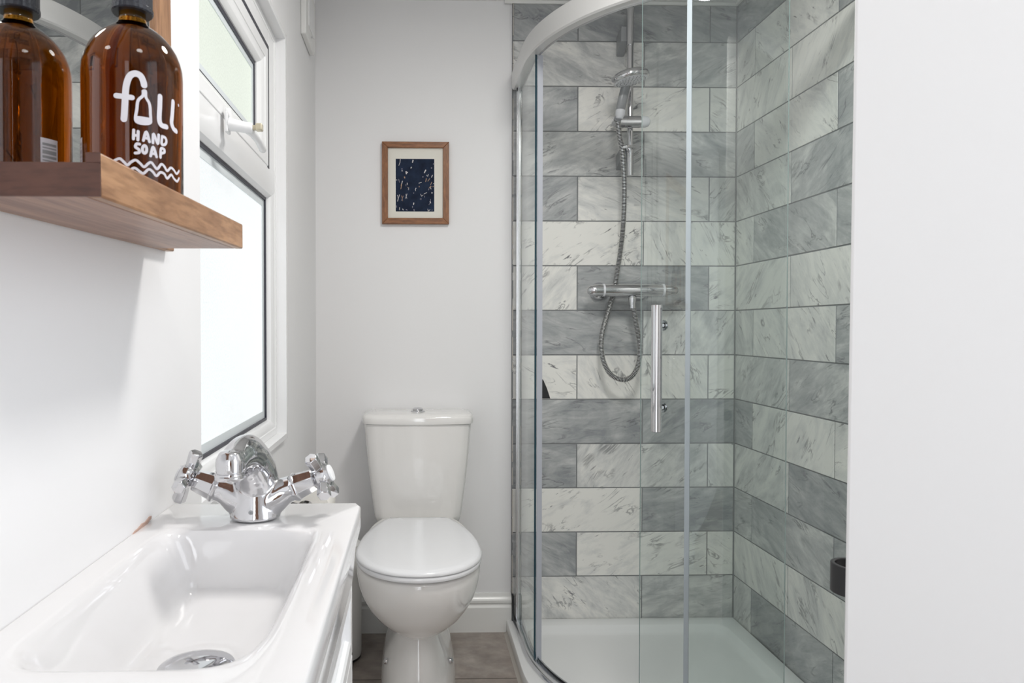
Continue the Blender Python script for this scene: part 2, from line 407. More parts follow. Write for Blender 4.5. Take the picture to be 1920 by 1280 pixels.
gk = MB(); ring(gk, fy0+.037, fy1-.037, fz0+.037, TZ0+.001, .0075, -.39, -.3595)
gk.build('gasket', GASKET, W1, smooth=False, label='black rubber strip round the lower pane')
sp = MB(); ring(sp, fy0+.0435, fy1-.0435, fz0+.0435, TZ0-.005, .018, -.39, -.3635)
sp.build('glass_spacer', SPACER, W1, smooth=False)
MB().box(-.372, -.3655, fy0+.03, fy1-.03, fz0+.03, TZ0+.004).build('lower_pane', PANE_LOW, W1, label='bright frosted lower pane')
# opening top sash
sy0, sy1, sz0, sz1 = fy0+.103, 1.650, 1.390, 1.659
sy0 = WY0+(WY1-1.650)
gp = MB(); gp.box(-.38, FX+.0006, sy1-.002, sy1+.017, sz0-.003, sz1+.012).box(-.38, FX+.0006, sy0-.017, sy0+.002, sz0-.003, sz1+.012).box(-.38, FX+.0006, sy0, sy1, sz1-.002, sz1+.012); gp.build('sash_gap_seal', GASKET, W1, smooth=False)
sh = MB(); ring(sh, sy0, sy1, sz0, sz1, .04, -.375, -.3405, 0, [(0, -.375), (0, -.3415), (.001, -.3400), (.026, -.3400), (.0275, -.342), (.040, -.347), (.0475, -.356), (.0475, -.375)])
SASH = sh.build('opening_sash', UPVC, W1, bevel=.001, angle=30)
g2 = MB(); ring(g2, sy0+.0470, sy1-.0470, sz0+.0470, sz1-.0470, .010, -.375, -.3590); g2.build('sash_gasket', GASKET, SASH, smooth=False)
s2 = MB(); ring(s2, sy0+.056, sy1-.056, sz0+.056, sz1-.056, .014, -.375, -.3610); s2.build('sash_spacer', SPACER, SASH, smooth=False)
MB().box(-.370, -.3625, sy0+.04, sy1-.04, sz0+.04, sz1-.04).build('upper_pane', PANE_UP, SASH, label='greenish frosted upper pane')
# white cockspur handle
hz = 1.372
hd = MB()
hd.lathe([(.002, 0), (.0095, 0), (.0105, .002), (.0105, .007), (.008, .009), (.001, .0092)], (-.334, 1.262, hz+.022), (1, 0, 0), 24)
hd.prism([(1.251, hz-.012), (1.274, hz-.012), (1.274, hz+.024), (1.251, hz+.024)], 'x', -.334, -.329)
hd.tube([(-.331, 1.262, hz+.004), (-.318, 1.264, hz+.002), (-.300, 1.270, hz), (-.290, 1.272, hz)], [.012, .0105, .0098, .0092], 20)
hd.tube([(-.300, 1.270, hz), (-.294, 1.292, hz-.003), (-.291, 1.325, hz-.008), (-.293, 1.36, hz-.012), (-.297, 1.388, hz-.010), (-.298, 1.397, hz-.008)], [(.009,.010), (.0085,.0085), (.0075,.007), (.0075,.0065), (.0072,.006), (.004,.003)], 16)
HD = hd.build('handle', UPVC, W1, bevel=.0012)
MB().box(-.290, -.283, 1.268, 1.276, hz-.004, hz+.005).box(-.284, -.272, 1.265, 1.279, hz-.0055, hz+.0075).build('lock_button', BRASS, HD, bevel=.002, label='clear gold tinted push button')

# small white electrical box near the ceiling
sb = thing('switch_box', (XW, 2.16, 1.86), 'white plastic pull switch box high on the window wall by the corner', 'switch')
MB().prism([(2.055, 1.863), (2.225, 1.863), (2.24, 1.88), (2.24, 2.03), (2.055, 2.03)], 'x', XW, XW+.016).build('box_body', GLOSSW, sb, bevel=.003)
q = MB().prism([(2.10, 1.905), (2.205, 1.905), (2.205, 2.0), (2.10, 2.0)], 'x', XW+.015, XW+.0185).build('cover_plate', UPVC, sb, bevel=.0015)
MB().lathe([(.0005, 0), (.003, 0), (.003, .0012), (.0005, .0015)], (XW+.0175, 2.155, 1.892), (1, 0, 0), 10).build('screw', GREYP, sb)

# bare chip where the wall corner meets the basin
cp = MB(); random.seed(5)
pts = [(.705, .8105), (.712, .8125), (.721, .8130), (.731, .8150), (.740, .8142), (.751, .8168), (.757, .8160), (.755, .8135), (.748, .8125), (.742, .8105)]
cp.loft([[(XN-.001, y, z) for y, z in pts], [(XN+.0008+random.uniform(0, .0008), y, z) for y, z in pts]])
S(cp.build('trim_6', CHIP))

# ================================================================== BASIN AND VANITY
ZB = .811
bx0, bx1, by0, by1 = XN+.0005, -.0635, .335, .828
basin_root = thing('wash_basin', ((bx0+bx1)/2, (by0+by1)/2, .73), 'slim white ceramic wash basin with a deep rounded bowl below the wooden shelf', 'basin')
rim = [(-.2445,.722),(-.1005,.722),(-.0985,.700),(-.0965,.603),(-.0970,.533),(-.0985,.478),(-.1025,.454),(-.110,.437),(-.122,.430),(-.135,.4275),(-.155,.427),(-.235,.427),(-.252,.436),(-.257,.455),(-.257,.70),(-.254,.716)]
def radial(poly, c, n, rnd=0):
    out = []
    for i in range(n):
        a = 2*PI*i/n; d = Vector((math.cos(a), math.sin(a))); best = 0
        for k in range(len(poly)):
            p = Vector(poly[k]); q = Vector(poly[(k+1) % len(poly)]); e = q-p; r = p-c
            den = d.x*e.y-d.y*e.x
            if abs(den) < 1e-12: continue
            tt = (r.x*e.y-r.y*e.x)/den; uu = (r.x*d.y-r.y*d.x)/den
            if tt > 0 and -1e-6 <= uu <= 1+1e-6: best = max(best, tt)
        out.append(c+d*best)
    for _ in range(rnd):
        out = [(out[i-1]+out[i]*2+out[(i+1) % n])/4 for i in range(n)]
    return out
cc = Vector((-.170, .585)); n = 160
outer = [(bx0, by0), (bx1, by0), (bx1, by1), (bx0, by1)]
def rect(dx, dy): return [(bx0, by0+dy), (bx1-dx, by0+dy), (bx1-dx, by1-dy), (bx0, by1-dy)]
RM = radial(rim, cc, n, 3)
bot = [(-.226,.712),(-.140,.712),(-.128,.700),(-.122,.60),(-.122,.52),(-.135,.475),(-.16,.46),(-.205,.46),(-.222,.48),(-.228,.56),(-.229,.70)]
BT = radial(bot, cc, n, 4)
def lay(pts, z): return [(p.x, p.y, z) for p in pts]
def mixp(a, b, t): return [p.lerp(q, t) for p, q in zip(a, b)]
OR = lambda dx, dy, z, s=1: lay(radial(rect(dx, dy), cc, n, s), z)
O0 = radial(rect(.002, .002), cc, n, 0)
DR = [Vector((-.1705+.028*math.cos(2*PI*i/n), .549+.028*math.sin(2*PI*i/n))) for i in range(n)]
rings = [OR(.0085, .008, .728, 0), OR(.0075, .007, .735, 0), OR(.005, .004, .765, 0), OR(.0015, .001, .779, 0), OR(0, 0, .786, 0), OR(0, 0, ZB-.003, 0), OR(.0008, .0008, ZB-.0009, 0), lay(O0, ZB),
         lay(mixp(RM, O0, .18), ZB+.0002), lay(mixp(RM, O0, .06), ZB-.0001), lay(RM, ZB-.0012), lay(mixp(RM, BT, .10), ZB-.004), lay(mixp(RM, BT, .22), ZB-.011),
         lay(mixp(RM, BT, .5), ZB-.030), lay(mixp(RM, BT, .78), ZB-.048), lay(mixp(RM, BT, .93), ZB-.057), lay(mixp(BT, DR, .08), ZB-.0625), lay(mixp(BT, DR, .3), ZB-.0655), lay(mixp(BT, DR, .7), ZB-.0668), lay(DR, ZB-.0675), lay([p.lerp(Vector((-.1705, .549)), .3) for p in DR], ZB-.0715)]
bs = MB(); bs.loft(rings); bs.build('basin_body', BASINM, basin_root, angle=50)
pg = MB(); pg.lathe([(.001, -.004), (.027, -.004), (.0295, .0), (.0305, .004), (.029, .0065), (.022, .009), (.012, .0103), (.001, .0106)], (-.1705, .549, ZB-.0640), (0, 0, 1), 48)
pg.build('waste_plug', CHROME, basin_root, label='domed chrome push plug')

van = thing('vanity_cabinet', (-.17, .58, 0), 'white gloss vanity cabinet under the slim basin', 'cabinet')
MB().box(XN+.001, -.0885, .345, .818, .0005, .728).build('carcass', CABM, van, bevel=.0015)
def shaker(name, y0, y1, z0, z1, fr):
    mb = MB(); xo, xi = -.0735, -.0800
    prof = [(0, -.088), (0, xo), (fr, xo), (fr+.004, xo-.002), (fr+.006, xi), (fr+.014, xi-.001)]
    rr = []
    for o, x in prof:
        rr.append([(x, y0+o, z0+o), (x, y1-o, z0+o), (x, y1-o, z1-o), (x, y0+o, z1-o)])
    mb.loft(rr); return mb.build(name, CABM, van, bevel=.0008, angle=20)
D1 = shaker('drawer_front', .347, .8165, .640, .7265, .017)
D2 = shaker('door', .347, .8165, .06, .637, .05)
MB().lathe([(.001, 0), (.005, 0), (.005, .012), (.012, .018), (.012, .024), (.001, .027)], (-.0735, .40, .50), (1, 0, 0), 20).build('door_knob', CHROME, D2)
MB().box(-.28, -.10, .36, .81, 0, .058).build('plinth', CABM, van)

# ================================================================== TAP
tx, ty = -.1730, .766
tap = thing('basin_mixer_tap', (tx, ty, ZB), 'chrome basin mixer tap with two cross handles on the basin deck', 'tap')
raw = MB()
raw.lathe([(.001, .0012), (.0272, .0012), (.0275, .003), (.0262, .010), (.0235, .018), (.022, .028), (.022, .045), (.018, .055), (.001, .058)], (tx, ty, ZB), (0, 0, 1), 48)
sp_path = [(tx, ty+.004, ZB+.022), (tx+.001, ty+.004, ZB+.035), (tx, ty-.002, ZB+.052), (tx-.002, ty-.016, ZB+.0670), (tx-.004, ty-.034, ZB+.0745), (tx-.007, ty-.054, ZB+.0735), (tx-.009, ty-.069, ZB+.0665)]
def resample(path, n):
    P = [Vector(p) for p in path]; out = []
    for s in range(n):
        t = s/(n-1)*(len(P)-1); i = min(int(t), len(P)-2); u = t-i
        p0, p1, p2, p3 = P[max(i-1, 0)], P[i], P[i+1], P[min(i+2, len(P)-1)]
        out.append(tuple(.5*((2*p1)+(p2-p0)*u+(2*p0-5*p1+4*p2-p3)*u*u+(3*p1-p0-3*p2+p3)*u**3)))
    return out
def lerpl(vals, n):
    out = []
    for s in range(n):
        t = s/(n-1)*(len(vals)-1); i = min(int(t), len(vals)-2); u = t-i
        a, b = vals[i], vals[i+1]; out.append((a[0]+(b[0]-a[0])*u, a[1]+(b[1]-a[1])*u))
    return out
raw.tube(resample(sp_path, 40), lerpl([(.024, .024), (.0265, .024), (.0275, .022), (.0255, .018), (.0205, .0165), (.0165, .0150), (.0145, .0138)], 40), 32)
for s in (-1, 1):
    raw.tube(resample([(tx, ty, ZB+.014), (tx+s*.018, ty, ZB+.021), (tx+s*.032, ty, ZB+.0290), (tx+s*.044, ty, ZB+.0330)], 14), lerpl([(.021, .021), (.0185, .0185), (.0145, .0145), (.0132, .0132)], 14), 28)
nz = Vector((tx-.009, ty-.0705, ZB+.062))
raw.lathe([(.001, 0), (.0133, 0), (.0136, .004), (.0138, .014), (.010, .022), (.001, .024)], nz, (0, 0, 1), 36)
tmp = raw.build('mixer_body_raw', CHROME, None)
r_ = tmp.modifiers.new('remesh', 'REMESH'); r_.mode = 'VOXEL'; r_.voxel_size = .0011; r_.use_smooth_shade = True
s_ = tmp.modifiers.new('smooth', 'SMOOTH'); s_.factor = .6; s_.iterations = 14
dg = bpy.context.evaluated_depsgraph_get(); me = bpy.data.meshes.new_from_object(tmp.evaluated_get(dg)); me.name = 'mixer_body'
body = bpy.data.objects.new('mixer_body', me); C.objects.link(body)
me.materials.clear(); me.materials.append(CHROME)
me.polygons.foreach_set('use_smooth', [True]*len(me.polygons))
WORLD['mixer_body'] = WORLD[tmp.name].copy(); body.parent = tap; body.location = WORLD['mixer_body']-WORLD[tap.name]
bpy.data.objects.remove(tmp)
MB().lathe([(.0115, 0), (.0140, .0005), (.0150, .002), (.0150, .0045), (.0140, .0055), (.0138, .007), (.0100, .008)], nz-Vector((0, 0, .006)), (0, 0, 1), 40).build('spout_nozzle', CHROME, tap)
MB().lathe([(.0005, 0), (.0023, 0), (.0023, .001), (.0012, .0014), (.0005, .0006)], (tx+.001, ty-.0268, ZB+.0125), (0, -1, .1), 14).build('grub_screw', GREYP, tap, label='small dark screw in the tap base')
for s in (-1, 1):
    ax = Vector((s*.91, -.06, .38)).normalized(); o = Vector((tx+s*.042, ty, ZB+.0325))
    MB().lathe([(.0130, -.004), (.0156, 0), (.0162, .002), (.0156, .0035), (.0146, .004), (.0118, .0235), (.0108, .0245), (.0085, .025)], o, ax, 8 if True else 8, 0, PI/8).build('valve_sleeve', CHROME, tap, bevel=.0004, angle=20)
    hub = o+ax*.0245
    hb = MB(); hb.lathe([(.0075, 0), (.0085, .0015), (.0135, .004), (.0148, .008), (.0135, .0145), (.0105, .017), (.001, .0175)], hub, ax, 32)
    HB = hb.build('tap_handle', CHROME, tap)
    q4 = ax.to_track_quat('Z', 'Y')
    for k in range(4):
        a = k*PI/2 + (.62 if s > 0 else -.20)
        dr = q4 @ Vector((math.cos(a), math.sin(a), 0))
        MB().lathe([(.0058, .007), (.0066, .013), (.0078, .0275), (.0070, .0300), (.001, .0305)], hub+ax*.0085, dr, 6).build('handle_arm', CHROME, HB, bevel=.0006, angle=20)
    MB().lathe([(.0085, 0), (.0092, .001), (.0086, .0028), (.001, .0034)], hub+ax*.0168, ax, 28).build('index_cap', UPVC if s > 0 else CHROME, HB, label='white disc cap' if s > 0 else 'chrome cap')

# ================================================================== MIRROR, SHELF, BOTTLE
tl = Matrix.Translation((0, .41, 1.0916)) @ Matrix.Rotation(.0223, 4, 'X') @ Matrix.Translation((0, -.41, -1.0916))
mir = thing('wall_mirror', (XN, .6, 1.10), 'wood framed mirror on the left wall above the basin', 'mirror')
fy0_, fy1_, fz0_, fz1_ = .385, .806, 1.0935, 1.62
fw = .046
MB().box(XN+.0003, -.272, fy1_-fw, fy1_, fz0_, fz1_).build('frame_stile', WOODZ, mir, bevel=.0015, tilt=tl)
MB().box(XN+.0003, -.272, fy0_, fy0_+fw*.6, fz0_, fz1_).build('frame_stile', WOODZ, mir, bevel=.0015, tilt=tl)
MB().box(XN+.0003, -.272, fy0_+fw*.6, fy1_-fw, fz1_-fw, fz1_).build('frame_rail', WOODY, mir, bevel=.0015, tilt=tl)
MB().box(XN+.0003, -.272, fy0_+fw*.6, fy1_-fw, fz0_, fz0_+.012).build('frame_rail', WOODY, mir, bevel=.0015, tilt=tl)
MB().box(-.280, -.276, fy0_+fw*.5, fy1_-fw+.002, fz0_+.010, fz1_-fw+.002).build('mirror_glass', MIRROR, mir, tilt=tl, smooth=False)
shf = thing('wooden_shelf', (-.23, .58, 1.09), 'chunky brown wooden shelf with a low front lip under the mirror', 'shelf')
sy0_, sy1_, lipx0, lipx1 = .4125, .7470, -.1893, -.1808
MB().box(-.2718, lipx0, sy0_+.0005, sy1_-.0005, 1.0918, 1.1115).build('shelf_board', WOODU, shf, bevel=.0008, tilt=tl)
MB().box(-.2718, lipx1-.0002, sy0_-.0008, sy0_+.0006, 1.0919, 1.1114).box(lipx0+.0002, lipx1-.0002, sy0_-.0008, sy0_+.0006, 1.1110, 1.1170).build('end_face', WOODX, shf, tilt=tl, label='darker brown sawn end')
MB().box(lipx0, lipx1, sy0_, sy1_, 1.0916, 1.1172).build('shelf_lip', WOODY, shf, bevel=.0014, tilt=tl)
bcx, bcy, br = -.2302, .585, .0386
bz = 1.1157
bot_ = thing('soap_bottle', (bcx, bcy, bz), 'amber glass hand soap bottle with black cap on the wooden shelf', 'bottle')
prof = [(.001, 0), (.034, 0), (.0375, .002), (br, .006), (br, 1.2200-bz), (.0382, 1.2270-bz), (.0368, 1.2330-bz), (.0344, 1.2395-bz), (.0305, 1.2460-bz), (.0250, 1.2523-bz), (.0190, 1.2572-bz), (.0140, 1.2605-bz), (.0112, 1.2635-bz), (.0104, 1.2670-bz), (.0104, 1.2800-bz), (.001, 1.2800-bz)]
MB().lathe(prof, (bcx, bcy, bz), (0, 0, 1), 96).build('bottle_glass', AMBER, bot_, angle=60)
cap = MB(); cz = 1.2712
n = 64
def knurl(r, z): return [(bcx+(r+(.0003 if i % 2 else 0))*math.cos(2*PI*i/n), bcy+(r+(.0003 if i % 2 else 0))*math.sin(2*PI*i/n), z) for i in range(n)]
cap.loft([[(bcx+.0106*math.cos(2*PI*i/n), bcy+.0106*math.sin(2*PI*i/n), cz) for i in range(n)], knurl(.0150, cz), knurl(.0158, cz+.001), knurl(.0158, cz+.004), knurl(.0152, cz+.0046), knurl(.0152, cz+.024), knurl(.0145, cz+.0255)])
cap.build('bottle_cap', CAPM, bot_, angle=20)
LET = [[[[-78.1941,1.1757],[-77.2791,1.1848],[-76.4619,1.1947],[-75.1554,1.2024],[-71.7172,1.2087],[-66.0643,1.2111],[-60.3863,1.2099],[-57.4799,1.206],[-56.6572,1.2033]],0.003],[[[-86.4001,1.1932],[-78.0259,1.1927],[-69.6212,1.1925]],0.0024],[[[-57.867,1.1986],[-58.2169,1.195],[-63.1622,1.1909],[-64.5672,1.1842],[-65.2755,1.1746],[-51.0873,1.1748],[-50.0144,1.1829],[-50.9461,1.1897],[-54.7128,1.1942],[-55.2046,1.1989],[-57.867,1.1986]],0.0011],[[[-63.298,1.1764],[-51.6227,1.1764]],0.0026],[[[-38.2462,1.1975],[-38.7061,1.1893],[-39.4236,1.1798],[-36.9544,1.1755],[-29.9684,1.1751]],0.0024],[[[-18.9559,1.197],[-20.5023,1.1863],[-21.7764,1.1798],[-18.3479,1.1756],[-13.0984,1.1746]],0.0024],[[[-7.9144,1.1968],[-7.4176,1.1962]],0.0008],[[[-68.0102,1.1679],[-68.3828,1.1611]],0.0011],[[[-63.3838,1.1672],[-63.7553,1.1607]],0.0011],[[[-68.0461,1.1641],[-63.4145,1.1639]],0.001],[[[-57.9031,1.1608],[-54.6375,1.1678],[-51.2227,1.1605]],0.0011],[[[-56.6107,1.1629],[-52.0805,1.1628]],0.001],[[[-47.3085,1.1602],[-46.4421,1.1672],[-41.4558,1.1601],[-40.4118,1.1672]],0.0011],[[[-36.0179,1.1667],[-36.4687,1.1606],[-32.0812,1.161],[-30.0969,1.1637],[-31.7492,1.1662],[-36.0179,1.1667]],0.0011],[[[-61.9168,1.1576],[-65.0241,1.1575],[-66.2823,1.1551],[-62.9941,1.1535],[-62.4963,1.1512],[-66.6355,1.1504]],0.0011],[[[-54.334,1.1543],[-54.6657,1.1528],[-55.5415,1.1516],[-56.7208,1.1511],[-57.8854,1.1514],[-58.7264,1.1524],[-59.0235,1.1538],[-58.6992,1.1553],[-57.8382,1.1564],[-56.6661,1.157],[-55.494,1.1567],[-54.6382,1.1557],[-54.334,1.1543]],0.0011],[[[-49.9967,1.1497],[-46.9976,1.157],[-43.1145,1.1498]],0.0011],[[[-48.8592,1.1518],[-43.921,1.1518]],0.001],[[[-38.2319,1.15],[-37.5312,1.1567],[-33.4848,1.1569],[-33.2405,1.1546],[-37.5676,1.1532]],0.0011],[[[-91.2854,1.1428],[-86.9118,1.1445],[-82.6592,1.1454],[-78.5163,1.143],[-74.9301,1.1409],[-70.8048,1.1434],[-66.1711,1.1451],[-61.5339,1.1429],[-57.3511,1.1405],[-52.4794,1.1437],[-49.1518,1.1447],[-45.1886,1.1418],[-42.252,1.1405],[-37.2748,1.1447],[-33.3593,1.1436],[-29.213,1.1406],[-23.8669,1.1437],[-18.798,1.1429],[-13.0023,1.1405],[-7.1247,1.1437]],0.001],[[[-86.9852,1.1375],[-82.7309,1.1384],[-78.5763,1.137],[-74.9891,1.1348],[-69.3136,1.1385],[-66.2306,1.1387],[-62.1121,1.1367],[-57.9282,1.1355],[-52.5231,1.1391],[-48.0902,1.138],[-43.4974,1.135],[-38.6032,1.1382],[-33.4228,1.1377],[-29.2803,1.1347],[-23.128,1.1383],[-17.9863,1.1358],[-12.0224,1.1346],[-7.2372,1.1377]],0.001]]
def stroke2d(pts, hw):
    """list of quads (in metres on the unrolled glass) for a round-ended stroke"""
    P = [Vector(p) for p in pts]
    # smooth
    if len(P) > 2:
        P = [Vector(p[:2]) for p in resample([(q.x, q.y, 0) for q in P], (len(P)-1)*6+1)]
    else: P = [P[0].lerp(P[1], i/6) for i in range(7)]
    return P
lt = MB()
for pts, hw in LET:
    hwm = {.003: .0024, .0024: .0020}.get(hw, hw)
    U = [(math.radians(a)*br, z) for a, z in pts]
    P = stroke2d(U, hwm); rr = br+.00012
    def W3(p, lift): 
        a = p.x/br; return (bcx+(rr+lift)*math.cos(a), bcy+(rr+lift)*math.sin(a), p.y)
    L_, R_ = [], []
    for i, p in enumerate(P):
        t = (P[min(i+1, len(P)-1)]-P[max(i-1, 0)]); t = t.normalized() if t.length > 1e-9 else Vector((1, 0)); nrm = Vector((-t.y, t.x))
        L_.append(p+nrm*hwm); R_.append(p-nrm*hwm)
    k = len(P); vs = [W3(p, .00005) for p in L_]+[W3(p, .00005) for p in P]+[W3(p, .00005) for p in R_]
    fs = [(i, i+1, k+i+1, k+i) for i in range(k-1)]+[(k+i, k+i+1, 2*k+i+1, 2*k+i) for i in range(k-1)]
    lt.add(vs, fs)
    for e in (P[0], P[-1]):
        m_ = 14; c_ = [W3(e+Vector((math.cos(2*PI*i/m_), math.sin(2*PI*i/m_)))*hwm, .00003) for i in range(m_)]
        lt.add(c_, [tuple(range(m_))])
lt.build('printed_lettering', LETTER, bot_, smooth=False, label='white printed lettering reading fill hand soap over two wavy lines')
bc = MB()
def patch(a0, a1, z0, z1, lift, m):
    k = 6; A = [math.radians(a0+(a1-a0)*i/k) for i in range(k+1)]
    bc.add([(bcx+(br+lift)*math.cos(a), bcy+(br+lift)*math.sin(a), z) for z in (z0, z1) for a in A], [(i, i+1, k+2+i, k+1+i) for i in range(k)], m)
patch(-161, -140, 1.122, 1.165, .0002, 0)
zz = 1.125
for h_ in (.002, .001, .003, .0015, .002, .001, .0025, .001, .002, .003, .001, .002):
    patch(-159, -142, zz, zz+h_, .0004, 1); zz += h_+.0013
bc.build('barcode_sticker', [LETTER, GREYP], bot_, smooth=False, label='small white barcode sticker')

# ================================================================== PICTURE
px0, px1, pz0, pz1 = -.1100, .1110, 1.3586, 1.6286; Y = BY+.004
pic = thing('framed_picture', ((px0+px1)/2, Y, pz0), 'small wood framed print of swimmers in dark water above the toilet', 'picture')
fwp = .0195
def bar(poly, m, par=pic, d0=-.016, d1=0, nm='frame_side', **kw):
    return MB().loft([[(x, Y+d1, z) for x, z in poly], [(x, Y+d0, z) for x, z in poly]]).build(nm, m, par, bevel=.0012, **kw)
a, b = fwp, fwp
bar([(px0, pz1), (px1, pz1), (px1-a, pz1-b), (px0+a, pz1-b)], TEAKX); bar([(px0, pz0), (px0+a, pz0+b), (px1-a, pz0+b), (px1, pz0)], TEAKX)
bar([(px0, pz0), (px0, pz1), (px0+a, pz1-b), (px0+a, pz0+b)], TEAKZ); bar([(px1, pz0), (px1-a, pz0+b), (px1-a, pz1-b), (px1, pz1)], TEAKZ)
MB().box(px0+a-.002, px1-a+.002, Y-.007, Y-.003, pz0+b-.002, pz1-b+.002).build('mount_board', PAPER, pic, smooth=False)
NAVY = bpy.data.materials.new('dark_navy_water_print'); nt, P_, N, L = nodes(NAVY)
tc = N.new('ShaderNodeTexCoord'); n_ = N.new('ShaderNodeTexNoise'); n_.inputs['Scale'].default_value = 30; n_.inputs['Detail'].default_value = 5; L.new(tc.outputs['Object'], n_.inputs['Vector'])
r0 = ramp(N, [(.3, (.014, .018, .034)), (.7, (.024, .038, .072))]); L.new(n_.outputs['Fac'], r0.inputs[0]); L.new(r0.outputs[0], P_.inputs['Base Color']); P_.inputs['Roughness'].default_value = .9; P_.inputs['Specular IOR Level'].default_value = .12
SKINP = mat('print_pale_figures', (.62, .60, .60), .6); SKINO = mat('print_tan_figures', (.42, .27, .18), .6); SKINB = mat('print_faint_figures', (.22, .21, .26), .6)
pr = MB(); ix0, ix1, iz0, iz1 = -.0650, .0625, 1.4005, 1.5740; yp = Y-.0073
pr.box(ix0, ix1, yp, Y-.006, iz0, iz1, 0)
def pxy(u, v): return (ix0+(u-150)/(985-150)*(ix1-ix0), iz1-(v-100)/(1235-100)*(iz1-iz0))
def fl(u0, v0, u1, v1, w_, m):
    p = Vector(pxy(u0, v0)); q = Vector(pxy(u1, v1)); t = (q-p); n2 = Vector((-t.y, t.x)).normalized()*w_*.00014; t = t.normalized()*w_*.00014
    ps = [p-t*.7, p-t*.3+n2, q+t*.3+n2*.8, q+t*.7, q+t*.3-n2*.8, p-t*.3-n2]
    pr.add([(r.x, yp-.00025, r.y) for r in ps], [tuple(range(6))], m)
FL = [(250,110,245,170,7,1),(245,170,218,245,6,1),(525,130,515,175,14,1),(490,280,480,300,12,1),(285,310,285,330,12,3),(288,355,288,365,14,1),(375,375,380,425,14,1),(405,390,395,400,14,1),
(340,490,345,515,14,2),(170,555,170,558,14,1),(215,540,232,610,7,3),(295,580,280,640,9,1),(275,650,270,690,12,2),(270,700,262,750,7,2),(400,620,398,660,8,1),(365,650,375,690,6,3),(405,715,430,720,6,2),(430,720,428,770,6,1),
(590,730,572,765,9,1),(572,765,585,790,6,1),(540,830,538,845,9,3),(800,340,770,400,13,1),(740,480,738,495,13,3),(855,430,845,475,7,1),(820,450,840,475,6,1),(945,450,925,495,9,1),(815,525,798,590,9,2),(885,525,845,580,8,2),(890,520,875,545,7,1),
(650,625,710,605,6,1),(658,690,658,705,9,2),(930,600,905,660,7,2),(915,690,880,720,12,2),(870,740,860,770,8,3),(905,720,915,750,7,1),(935,825,935,840,13,1),(690,860,710,905,6,1),(710,905,745,875,6,1),(765,855,820,825,7,1),(775,900,778,930,7,3),(683,950,680,980,5,3),(703,950,700,985,5,3),
(235,870,215,930,6,1),(190,880,205,940,6,1),(205,930,205,960,12,1),(205,960,190,1015,9,1),(275,895,290,950,5,2),(312,900,292,950,6,2),(290,955,270,1000,5,3),(292,955,300,1010,5,2),(370,860,377,910,5,1),(395,855,380,910,5,1),(377,910,362,955,6,1),(377,910,393,955,5,1),
(540,1050,535,1085,13,1),(515,1120,513,1150,9,3),(905,970,900,1010,7,3),(895,1020,905,1050,12,1),(890,1060,865,1090,6,3),(165,1110,170,1150,8,3),(235,1150,230,1200,7,1),(300,1180,315,1205,9,1),(375,1195,400,1205,11,3),(545,1190,550,1225,11,3),(845,1180,850,1225,6,1),(850,1225,895,1195,7,1),(940,1195,935,1215,8,3),(965,215,970,200,9,3),(925,290,925,300,15,3),(965,630,980,632,6,1),(955,700,965,690,8,2)]
for f_ in FL: fl(*f_)
pr.build('print', [NAVY, SKINP, SKINO, SKINB], pic, smooth=False, label='dark navy print dotted with small pale swimmers')

# ================================================================== TOILET
tcx = .0075
toi = thing('toilet', (tcx, 1.95, 0), 'white close coupled ceramic toilet with closed lid against the back wall', 'toilet')
def egg(w, yf, yb, z, n=64, sq=2.3, ymid=None, sqb=3.0):
    ym = ymid if ymid is not None else yf+(yb-yf)*.42; out = []
    for i in range(n):
        a = 2*PI*i/n; c_, s_ = math.cos(a), math.sin(a); e = sq if s_ < 0 else sqb
        x = w*math.copysign(abs(c_)**(2/e), c_); y = (ym-yf)*math.copysign(abs(s_)**(2/e), s_) if s_ < 0 else (yb-ym)*abs(s_)**(2/e)
        out.append((tcx+x, ym+y, z))
    return out
bw = [(.1040, 1.745, 2.25, 0, 2.4, 1.98), (.1040, 1.745, 2.25, .05, 2.4, 1.98), (.1000, 1.750, 2.25, .095, 2.4, 1.98), (.0915, 1.755, 2.25, .130, 2.4, 1.98), (.0780, 1.765, 2.25, .160, 2.4, 1.98), (.0690, 1.778, 2.25, .188, 2.4, 1.97), (.0640, 1.788, 2.26, .212, 2.3, 1.95), (.0620, 1.790, 2.26, .226, 2.3, 1.94),
      (.0600, 1.778, 2.26, .2315, 2.2, 1.93), (.0615, 1.766, 2.26, .234, 2.1, 1.92), (.0680, 1.752, 2.26, .238, 2.1, 1.91), (.0810, 1.730, 2.27, .2475, 2.05, 1.89), (.0975, 1.707, 2.27, .262, 2.05, 1.87), (.1170, 1.685, 2.27, .283, 2.05, 1.85), (.1330, 1.667, 2.27, .307, 2.05, 1.84), (.1460, 1.652, 2.27, .335, 2.05, 1.83), (.1535, 1.643, 2.27, .362, 2.1, 1.825), (.1578, 1.637, 2.27, .390, 2.1, 1.82), (.1588, 1.636, 2.27, .410, 2.1, 1.82), (.1560, 1.640, 2.268, .4175, 2.1, 1.82), (.145, 1.655, 2.25, .4190, 2.1, 1.82)]
t_ = MB(); t_.loft([egg(w_, yf, yb, z, sq=e, ymid=ym) for w_, yf, yb, z, e, ym in bw]); t_.build('bowl_and_pedestal', CERAM, toi, angle=60)
for s in (-1, 1):
    MB().lathe([(.001, 0), (.0085, 0), (.0085, .004), (.006, .0075), (.001, .009)], (tcx+s*.0835, 1.860, .133), (s*.95, -.45, .45), 16).build('screw_cap', CHROME, toi)
